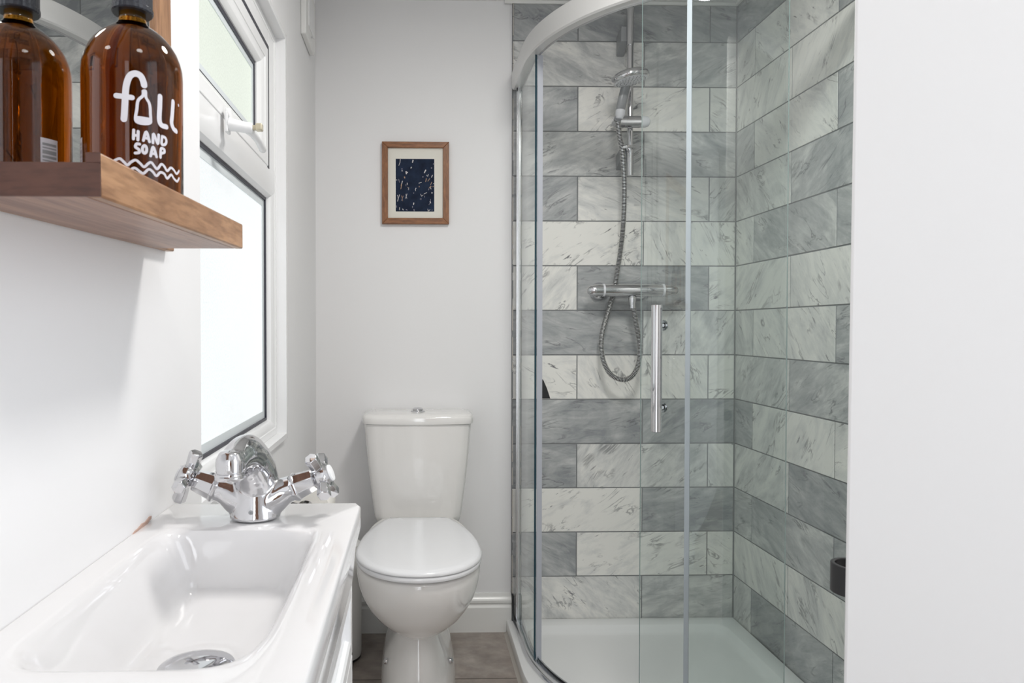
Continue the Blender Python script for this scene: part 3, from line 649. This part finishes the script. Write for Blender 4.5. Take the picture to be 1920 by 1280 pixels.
def lid_outline(grow=0, yb=2.1125):
    half = [(.085, yb), (.104, yb-.022), (.122, 2.040), (.140, 1.985), (.1515, 1.930), (.1585, 1.870), (.1612, 1.810)]
    pts = [(x+grow, y+(grow if i == 0 else 0)) for i, (x, y) in enumerate(half)]
    for i in range(1, 25):
        a = PI/2*i/24; pts.append(((.1612+grow)*math.cos(a)**.92 if i < 24 else 0, 1.810-(.184+grow)*math.sin(a)))
    full = pts + [(-x, y) for x, y in pts[-2::-1]]
    return [(tcx+.001+x, y) for x, y in full]
def lidring(g, z): return [(x, y, z) for x, y in lid_outline(g)]
lm = MB(); lm.loft([lidring(-.004, .4375), lidring(.0005, .4385), lidring(.001, .441), lidring(-.0005, .4455), lidring(-.006, .4490), lidring(-.018, .4505), lidring(-.05, .4515)])
lm.build('lid', SEATM, toi, angle=60)
sm = MB(); sm.loft([lidring(-.014, .4190), lidring(-.014, .4232), lidring(-.0015, .4245), lidring(-.0005, .428), lidring(-.001, .4345), lidring(-.004, .4365)])
sm.build('seat', SEATM, toi, angle=60)
for s in (-1, 1):
    MB().tube([(tcx+s*.045, 2.128, .434), (tcx+s*.085, 2.128, .434)], .009, 16).build('hinge', CHROME, toi)
def rr(w_, yf, yb, z, bow=.03, n=13):
    """cistern section: curved front, flat back, rounded corners"""
    pts = []
    for i in range(n):
        u = -1+2*i/(n-1); x = u*w_*.93; pts.append((x, yf+bow*abs(u)**2.2*.55))
    k = [(w_*.975, yf+bow*.75+.006), (w_, yf+bow+.022)]
    pts += k+[(w_, yb-.012), (w_-.012, yb)]
    pts += [(-x, y) for x, y in [(w_-.012, yb), (w_, yb-.012)]]+[(-x, y) for x, y in k[::-1]]
    return [(tcx+x, y, z) for x, y in pts]
cs = MB(); cs.loft([rr(.120, 2.215, 2.345, .395, .02), rr(.133, 2.200, 2.349, .405, .022), rr(.1385, 2.193, 2.350, .425, .024), rr(.1425, 2.188, 2.350, .46, .025), rr(.1500, 2.180, 2.350, .52, .027), rr(.1560, 2.175, 2.350, .575, .028), rr(.1610, 2.172, 2.350, .625, .03), rr(.1655, 2.170, 2.350, .68, .03), rr(.1690, 2.168, 2.350, .7165, .03)])
cs.build('cistern', CERAM, toi, angle=50)
cl = MB(); cl.loft([rr(.168, 2.168, 2.3505, .7165, .03), rr(.1730, 2.163, 2.3505, .7185, .03), rr(.1742, 2.162, 2.3505, .723, .03), rr(.1742, 2.162, 2.3505, .736, .03), rr(.1720, 2.164, 2.3500, .7425, .03), rr(.166, 2.170, 2.345, .7465, .03), rr(.14, 2.195, 2.33, .7488, .025)])
cl.build('cistern_lid', CERAM, toi, angle=50)
MB().lathe([(.001, -.003), (.0235, -.003), (.0235, .002), (.019, .0045), (.0175, .0045), (.0175, .009), (.012, .0125), (.001, .0135)], (tcx, 2.255, .7485), (0, 0, 1), 32).build('flush_button', CHROME, toi)

# ---- narrow white bin between vanity and toilet
bn = thing('cylinder_bin', (-.235, 2.175, 0), 'tall white cylindrical bin between the vanity and the toilet', 'bin')
MB().lathe([(.001, .004), (.058, .004), (.066, .008), (.0680, .020), (.0690, .34), (.066, .352), (.001, .362)], (-.235, 2.175, 0), (0, 0, 1), 48).build('bin_body', GLOSSW, bn, angle=50)
MB().lathe([(.001, 0), (.062, 0), (.0665, .003), (.0665, .009), (.001, .010)], (-.235, 2.175, 0), (0, 0, 1), 48).build('base_ring', DARKGAP, bn)

# ---- toilet roll on its black holder on the window wall, behind the tap
rh = thing('roll_holder', (XW, 1.50, .655), 'black metal toilet roll holder on the window wall behind the tap', 'holder')
MB().lathe([(.001, 0), (.022, 0), (.022, .006), (.001, .007)], (XW, 1.44, .66), (1, 0, 0), 24).build('mount_plate', BLACK, rh)
MB().tube(resample([(XW+.006, 1.44, .66), (-.27, 1.44, .66), (-.245, 1.44, .655), (-.232, 1.45, .648), (-.232, 1.47, .6455), (-.232, 1.61, .6455)], 30), .0048, 12).build('roll_bar', BLACK, rh)
rl = MB(); rp = [(.020, 0), (.050, 0), (.052, .003), (.052, .097), (.050, .1), (.020, .1), (.020, 0)]
rl.lathe(rp, (-.232, 1.49, .632), (0, 1, 0), 48, cap=False)
tag(rl.build('toilet_roll', TISSUE, angle=40), 'cream toilet roll on the black holder, seen behind the tap', 'toilet roll')

# ================================================================== SHOWER TRAY
def quad_path(xl, cx_, cy_, r, xr, yb, n=40):
    p = [(xl, yb, -1, 0, 1), (xl, cy_, -1, 0, 1)]
    for i in range(1, n):
        a = PI+PI/2*i/n; p.append((cx_+r*math.cos(a), cy_+r*math.sin(a), math.cos(a), math.sin(a), 1))
    p += [(cx_, cy_-r, 0, -1, 1), (xr, cy_-r, 0, -1, 1)]
    return p
def tray_ring(d, z, rc=.0):
    xl, cx_, cy_, r, xr, yb = .303+d, .853, 2.0, .55-d, 1.0715-d, 2.3455-d
    pts = [(xl, cy_)]
    for i in range(1, 41):
        a = PI+PI/2*i/40; pts.append((cx_+r*math.cos(a), cy_+r*math.sin(a)))
    def corner(x, y, a0):
        for i in range(9):
            a = a0+PI/2*i/8; pts.append((x+rc*math.cos(a), y+rc*math.sin(a)))
    corner(xr-rc, cy_-r+rc, -PI/2); corner(xr-rc, yb-rc, 0); corner(xl+rc, yb-rc, PI/2)
    return [(x, y, z) for x, y in pts]
tr = MB(); tr.loft([tray_ring(0, .0), tray_ring(0, .036, .003), tray_ring(.002, .0395, .004), tray_ring(.005, .0405, .005), tray_ring(.052, .0400, .04), tray_ring(.056, .0385, .042), tray_ring(.068, .0240, .05), tray_ring(.076, .0195, .055), tray_ring(.088, .0180, .06), tray_ring(.12, .0165, .06)])
TRAY = thing('shower_tray', (.70, 1.95, 0), 'white curved quadrant shower tray on the floor', 'shower tray')
tr.build('tray_body', TRAYM, TRAY, angle=40)
sl = MB(); q = quad_path(.303, .853, 2.0, .55, 1.07, 2.32)
sl.loft([[(x-nx*.001, y-ny*.001, .0002), (x+nx*.010, y+ny*.010, .0002), (x+nx*.004, y+ny*.004, .006), (x-nx*.001, y-ny*.001, .012)] for x, y, nx, ny, k in q])
S(sl.build('trim_7', SILIC, angle=50))

# ================================================================== SHOWER ENCLOSURE
QX, QY, QR = .892, 2.12, .552
ZT, ZBm = 1.80, .047
def arc(t0, t1, r, n=24): return [(QX+r*math.cos(math.radians(t0+(t1-t0)*i/n)), QY+r*math.sin(math.radians(t0+(t1-t0)*i/n)), math.cos(math.radians(t0+(t1-t0)*i/n)), math.sin(math.radians(t0+(t1-t0)*i/n)), 1) for i in range(n+1)]
enc = thing('shower_enclosure', (.70, 1.9, .04), 'curved glass quadrant shower enclosure with a silver top rail', 'shower enclosure')
full = [(QX-QR, BY-.012, -1, 0, 1), (QX-QR, QY+.001, -1, 0, 1)]+arc(-180, -90, QR, 56)+[(XR-.003, QY-QR, 0, -1, 1)]
MB().sweep(full, [(-.014, ZT), (.016, ZT), (.0205, ZT+.004), (.0225, ZT+.012), (.0225, ZT+.054), (.0195, ZT+.060), (.002, ZT+.062), (-.014, ZT+.060)]).build('top_rail', RAILM, enc, angle=30)
MB().sweep(full, [(-.010, ZT-.004), (-.0065, ZT-.004), (-.0065, ZT+.002), (-.010, ZT+.002)]).build('rail_channel', CHROME, enc, angle=30)
MB().sweep(full, [(-.016, .0408), (.018, .0408), (.018, .045), (.010, .047), (.0085, .058), (.0055, .058), (.0045, .049), (-.0045, .049), (-.0055, .062), (-.010, .062), (-.016, .052)]).build('bottom_track', CHROME2, enc, angle=30)
# wall profiles
MB().box(.3315, .3490, BY-.030, BY-.0005, .041, 1.812).build('wall_profile', CHROME2, enc, bevel=.0015)
MB().box(.3355, .3450, BY-.045, BY-.028, .045, 1.808).build('wall_profile', PROFILE, enc, bevel=.001)
MB().box(1.052, XR-.0005, QY-QR-.010, QY-QR+.012, .041, 1.812).build('wall_profile', CHROME2, enc, bevel=.0015)
MB().box(.3318, .3345, BY-.034, BY-.0305, 1.79, 1.85).build('rail_end_cap', BLACK, enc)
def panel(name, path, edge, z0=ZBm+.003, z1=ZT+.004, gm=GLASS, th=.003, **kw):
    mb = MB(); rings = [[(x+nx*o, y+ny*o, z) for o, z in ((-th, z0), (th, z0), (th, z1), (-th, z1))] for x, y, nx, ny, k in path]
    n = 4; vs = [p for r in rings for p in r]; m = len(rings)
    fs = [(a*n+i, a*n+(i+1) % n, (a+1)*n+(i+1) % n, (a+1)*n+i) for a in range(m-1) for i in range(n)]
    mb.add(vs, fs, 0); mb.add(rings[0], [(0, 1, 2, 3)], 1); mb.add(rings[-1], [(0, 1, 2, 3)], 1)
    return mb.build(name, [gm, edge], enc, angle=30, **kw)
panel('side_glass_panel', [(QX-QR, BY-.04, -1, 0, 1), (QX-QR, QY+.001, -1, 0, 1)]+arc(-180, -171, QR, 6), EDGE, gm=GLASS)
RD = QR-.0005
panel('fixed_glass_panel', arc(-117.5, -90, QR, 24)+[(XR-.02, QY-QR, 0, -1, 1)], EDGE2, gm=GLASS)
DOOR = panel('sliding_glass_door', arc(-128.6, -96.3, QR+.012, 30), EDGE2, z0=.060, z1=ZT+.002, gm=GLASS)
# seal strips
def fin(name, t, r0, r1, m, par, w_=.0012):
    a = math.radians(t); c_, s_ = math.cos(a), math.sin(a); px, py = -s_*w_, c_*w_
    P = lambda r, k: (QX+r*c_+k*px, QY+r*s_+k*py)
    poly = [P(r0, -1), P(r1, -1), P(r1, 1), P(r0, 1)]
    return MB().prism(poly, 'z', .052, ZT-.002).build(name, m, par)
fin('edge_seal', -170.6, QR-.019, QR-.003, SEAL, enc)
a0 = arc(-118.3, -117.2, QR, 2)
MB().loft([[(x+nx*o, y+ny*o, z) for o, z in ((-.005, .052), (.005, .052), (.005, ZT), (-.005, ZT))] for x, y, nx, ny, k in a0]).build('edge_seal', SEAL, enc, label='lilac grey strip on the edge of the fixed pane')
# vertical bar handle on the door
ha = math.radians(-123.6); hx, hy = math.cos(ha), math.sin(ha); RHN = QR+.012+.045
def hp(r): return Vector((QX+r*hx, QY+r*hy, 0))
h0 = hp(RHN)
hm = MB(); hm.tube([tuple(h0+Vector((0, 0, z))) for z in (.7760, .7775, 1.0680, 1.0695)], [.0108, .0123, .0123, .0108], 28)
HN = hm.build('door_handle', CHROME, DOOR, angle=40, label='tall round chrome bar handle')
for z in (.828, 1.022):
    k = MB(); v0, v1 = hp(QR+.013)+Vector((0, 0, z)), hp(RHN-.008)+Vector((0, 0, z))
    k.tube([tuple(v0), tuple(v1)], .0065, 16)
    k.build('handle_post', CHROME, DOOR)
    k = MB(); k.lathe([(.001, 0), (.0125, 0), (.0135, .003), (.0125, .007), (.009, .009), (.009, .018), (.006, .021), (.001, .022)], hp(QR+.0075)+Vector((0, 0, z)), (-hx, -hy, 0), 24)
    k.build('handle_knob', CHROME, DOOR)
# ================================================================== SHOWER BAR, HEAD, HOSE, VALVE
bxx, byy = .6965, 2.288
rs = thing('shower_riser_rail', (bxx, BY, 1.51), 'chrome riser rail with sliding bracket on the marble wall', 'shower rail')
MB().tube([(bxx-.001, byy, 2.050), (bxx-.001, byy, 1.930)], .0118, 20).tube([(bxx, byy, 1.935), (bxx, byy, 1.575)], .0098, 20).tube([(bxx, byy, 1.600), (bxx, byy, 1.5535)], .0118, 20).tube([(bxx, byy, 1.556), (bxx+.0005, byy, 1.510)], [.0112, .0106], 20).build('rail_tube', CHROME, rs)
for z, hh in ((1.953, .034), (1.570, .027)):
    MB().prism([(BY-.001, z-hh*1.1), (BY-.001, z+hh*.7), (byy+.004, z+hh*1.2), (byy+.004, z-hh*.2)], 'x', bxx-.029, bxx-.004).build('wall_bracket', GREYP, rs, bevel=.002, label='dark grey wall bracket')
sb2 = MB(); sb2.tube([(.642, byy-.022, 1.678), (.650, byy-.022, 1.678), (.722, byy-.022, 1.678)], [.013, .0188, .0188], 28)
SLD = sb2.build('slider_bracket', CHROME, rs)
MB().tube([(.722, byy-.022, 1.678), (.740, byy-.022, 1.678), (.749, byy-.022, 1.678), (.7545, byy-.022, 1.678)], [.0180, .0178, .0145, .006], 28).build('slider_button', NOZZLE, SLD, label='clear grey end button')
MB().tube([(.645, byy-.022, 1.676), (.641, byy-.040, 1.676), (.640, byy-.056, 1.676)], [.016, .015, .0125], 24).build('head_cradle', CHROME, SLD)
sc_ = MB(); sc_.prism([(.6520, 2.222), (.668, 2.222), (.7110, 2.270), (.7135, 2.288), (.708, 2.302), (.690, 2.304), (.680, 2.290)], 'z', 1.592, 1.602)
sc_.build('hose_guide', CHROME, rs, bevel=.002, tilt=Matrix.Translation((.7, 2.29, 1.6)) @ Matrix.Rotation(-.26, 4, 'Y') @ Matrix.Translation((-.7, -2.29, -1.6)))

hs = thing('hand_shower', (.65, 2.22, 1.68), 'round chrome shower head with a grey handle in the rail bracket', 'shower head')
hc = Vector((.6640, 2.175, 1.778)); hn = Vector((.17, -.02, -1)).normalized()   # down-facing spray plate
fp = MB(); fp.lathe([(.001, 0), (.0500, 0), (.0515, -.002)], hc, hn, 48)
md = MB(); md.lathe([(.0515, .0015), (.0555, -.001), (.0580, -.007), (.0575, -.014), (.051, -.0215), (.034, -.0275), (.001, -.030)], hc, hn, 56)
HEAD = md.build('head_shell', CHROME, hs, angle=60)
fp = MB(); fp.lathe([(.001, .0035), (.030, .0035), (.049, .0025), (.0520, .0005), (.0520, -.004), (.001, -.004)], hc, hn, 48)
SPR = fp.build('spray_plate', NOZZLE, hs, angle=50, label='pale grey spray plate with small nozzles')
nb = MB(); qn = hn.to_track_quat('Z', 'Y')
for rr_, k_ in ((.010, 6), (.021, 12), (.032, 18), (.043, 24)):
    for i in range(k_):
        a = 2*PI*i/k_; nb.lathe([(.0014, .002), (.0010, .0055), (.0003, .0057)], hc+qn @ Vector((rr_*math.cos(a), rr_*math.sin(a), 0)), hn, 6)
o_ = nb.build('spray_nozzles', GREYP, SPR, smooth=False); o_['kind'] = 'stuff'
hh_ = [(.668, 2.218, 1.790), (.662, 2.228, 1.768), (.655, 2.232, 1.735), (.6475, 2.228, 1.705), (.6465, 2.222, 1.694)]
MB().tube(resample(hh_, 20), lerpl([(.015, .012), (.0165, .0125), (.0165, .013), (.0155, .013), (.0145, .0125)], 20), 24).build('handle_grip', GREYP, hs, label='smoky grey handle')
MB().tube([(.6468, 2.223, 1.7), (.645, 2.222, 1.688), (.643, 2.224, 1.676)], [.0150, .0150, .0105], 24).build('handle_collar', NOZZLE, hs, label='pale grey collar')

hose = [(.641, 2.232, 1.668), (.6480, 2.236, 1.62), (.6565, 2.236, 1.577), (.6648, 2.245, 1.508), (.6707, 2.26, 1.439), (.6735, 2.28, 1.3527), (.6725, 2.30, 1.2835), (.6675, 2.318, 1.2143), (.6615, 2.328, 1.1623), (.6540, 2.331, 1.1189), (.6372, 2.325, 1.0669), (.6160, 2.31, 1.0062), (.607, 2.295, .9541), (.6140, 2.285, .9019), (.636, 2.28, .8636), (.6676, 2.275, .8479), (.6970, 2.272, .8548), (.7172, 2.27, .8844), (.7270, 2.27, .9279), (.7252, 2.27, .9714), (.7152, 2.27, 1.0235), (.7058, 2.27, 1.0756), (.7020, 2.27, 1.10)]
hpts = resample(hose, 2600)
# equal spacing along the hose so that the coils are even
P = [Vector(p) for p in hpts]; acc = [0]
for i in range(1, len(P)): acc.append(acc[-1]+(P[i]-P[i-1]).length)
step = .00075; tot = acc[-1]; out = []; i = 0; s = 0; k = 0; rad = []
while s < tot:
    while acc[i+1] < s: i += 1
    u = (s-acc[i])/max(acc[i+1]-acc[i], 1e-9); out.append(tuple(P[i].lerp(P[i+1], u))); rad.append((.0068, .0068) if k % 6 in (0, 1) else (.0082, .0082) if k % 6 in (2, 5) else (.0089, .0089)); s += step; k += 1
hb_ = MB(); hb_.tube(out, rad, 12)
for fi in range(len(out)-1):
    if fi % 6 in (0, 1, 5):
        for q_ in range(12): hb_.m[fi*12+q_] = 1
HOSE = thing('shower_hose', (.66, 2.27, .84), 'ribbed metal shower hose looping below the valve', 'hose')
hb_.build('hose_tube', [mat('hose_metal', (.78, .78, .77), .2, metal=1), mat('hose_groove', (.06, .06, .06), .5)], HOSE, angle=25)
MB().lathe([(.0085, 0), (.0095, .001), (.0125, .030), (.0125, .036)], (.7015, 2.27, 1.078), (.0, 0, 1), 24).build('hose_nut', CHROME, HOSE)

vz = 1.1375; vy = 2.272
vl = thing('shower_valve', (.70, BY, 1.12), 'horizontal chrome bar shower valve on the marble wall', 'valve')
def xl(prof, m=CHROME, nm='valve_body', **kw):
    return MB().lathe([(r, x) for x, r in prof], (0, vy, vz), (1, 0, 0), 40).build(nm, m, vl, angle=50, **kw)
xl([(.6095, .001), (.6095, .0195), (.630, .0205), (.68, .0212), (.745, .0205), (.790, .0185), (.7995, .0175), (.7995, .001)])
xl([(.5525, .002), (.5535, .006), (.557, .011), (.564, .0155), (.575, .0185), (.590, .0195), (.6050, .0195), (.6050, .001)], nm='flow_knob')
xl([(.6045, .001), (.6045, .0205), (.6105, .0208), (.6105, .001)], NOZZLE, nm='knob_ring')
xl([(.8035, .001), (.8035, .0190), (.822, .0180), (.838, .0150), (.847, .0105), (.8515, .004), (.852, .001)], nm='temperature_knob')
xl([(.7985, .001), (.7985, .0200), (.8050, .0203), (.8050, .001)], NOZZLE, nm='knob_ring')
for x in (.612, .747):
    MB().lathe([(.010, -.04), (.012, -.03), (.020, -.022), (.0295, -.012), (.0310, -.004), (.0310, .0005), (.001, .0005)], (x, BY, vz-.001), (0, 1, 0), 36).build('wall_flange', CHROME, vl)
    MB().tube([(x, BY-.03, vz-.001), (x, vy, vz)], .012, 20).build('inlet_tube', CHROME, vl)
MB().lathe([(.0095, -.002), (.0105, 0), (.0105, .010)], (.7015, vy, 1.113), (0, 0, 1), 24).build('hose_outlet', CHROME, vl)

# ================================================================== DOOR ON THE RIGHT
dd = MB()
def dx(z): return .4655+(z-.7)*.0058
yn, yf = .75, .785
ztop = 1.99
dd.loft([[(dx(.008), yn, .008), (1.18, yn, .008), (1.18, yf, .008), (dx(.008), yf, .008)], [(dx(ztop), yn, ztop), (1.18, yn, ztop), (1.18, yf, ztop), (dx(ztop), yf, ztop)]])
piv = Vector((.4655, .75, 0))
TD = Matrix.Translation(piv) @ Matrix.Rotation(math.radians(-33), 4, 'Z') @ Matrix.Translation(-piv)
DR1 = S(dd.build('door_1', mat('white_door_paint', (.80, .80, .80), .45), bevel=.003, seg=3, tilt=TD))
# flat black band looping out from the far face of the door
pts = resample([(.520, .771, 0), (.508, .775, 0), (.4960, .784, 0), (.4880, .797, 0), (.4885, .812, 0), (.499, .822, 0), (.514, .823, 0), (.560, .812, 0)], 44)
band = MB(); rg = []
for i, p in enumerate(pts):
    a_ = Vector(pts[min(i+1, len(pts)-1)])-Vector(pts[max(i-1, 0)]); t2 = Vector((a_.x, a_.y)).normalized(); n2 = Vector((-t2.y, t2.x))*.0022
    rg.append([(p[0]+n2.x, p[1]+n2.y, .7090), (p[0]-n2.x, p[1]-n2.y, .7090), (p[0]-n2.x, p[1]-n2.y, .7430), (p[0]+n2.x, p[1]+n2.y, .7430)])
band.loft(rg).build('door_pull', BLACK, DR1, bevel=.0008, label='curved matt black band pull', tilt=Matrix.Identity(4))

# ================================================================== ADDED CEILING LAMPS (unseen, put in to light the room)
for i, (x, y, pw) in enumerate(((.42, 1.10, 11.5), (.36, -.15, 3.0))):
    lamp = thing('added_ceiling_light', (x, y, CZ-.03), 'added unseen round flush ceiling light '+('near the shower' if i == 0 else 'towards the doorway'), 'ceiling light', 'added ceiling lights')
    MB().lathe([(.001, 0), (.13, 0), (.14, .008), (.14, .03), (.001, .03)], (x, y, CZ-.0305), (0, 0, 1), 40).build('added_lamp_body', UPVC, lamp)
    l = bpy.data.lights.new('added_ceiling_lamp', 'AREA'); l.shape = 'DISK'; l.size = .26; l.energy = pw; l.color = (1, .975, .94)
    lo = bpy.data.objects.new('added_ceiling_lamp', l); C.objects.link(lo); lo.parent = lamp; lo.location = (0, 0, -.004)
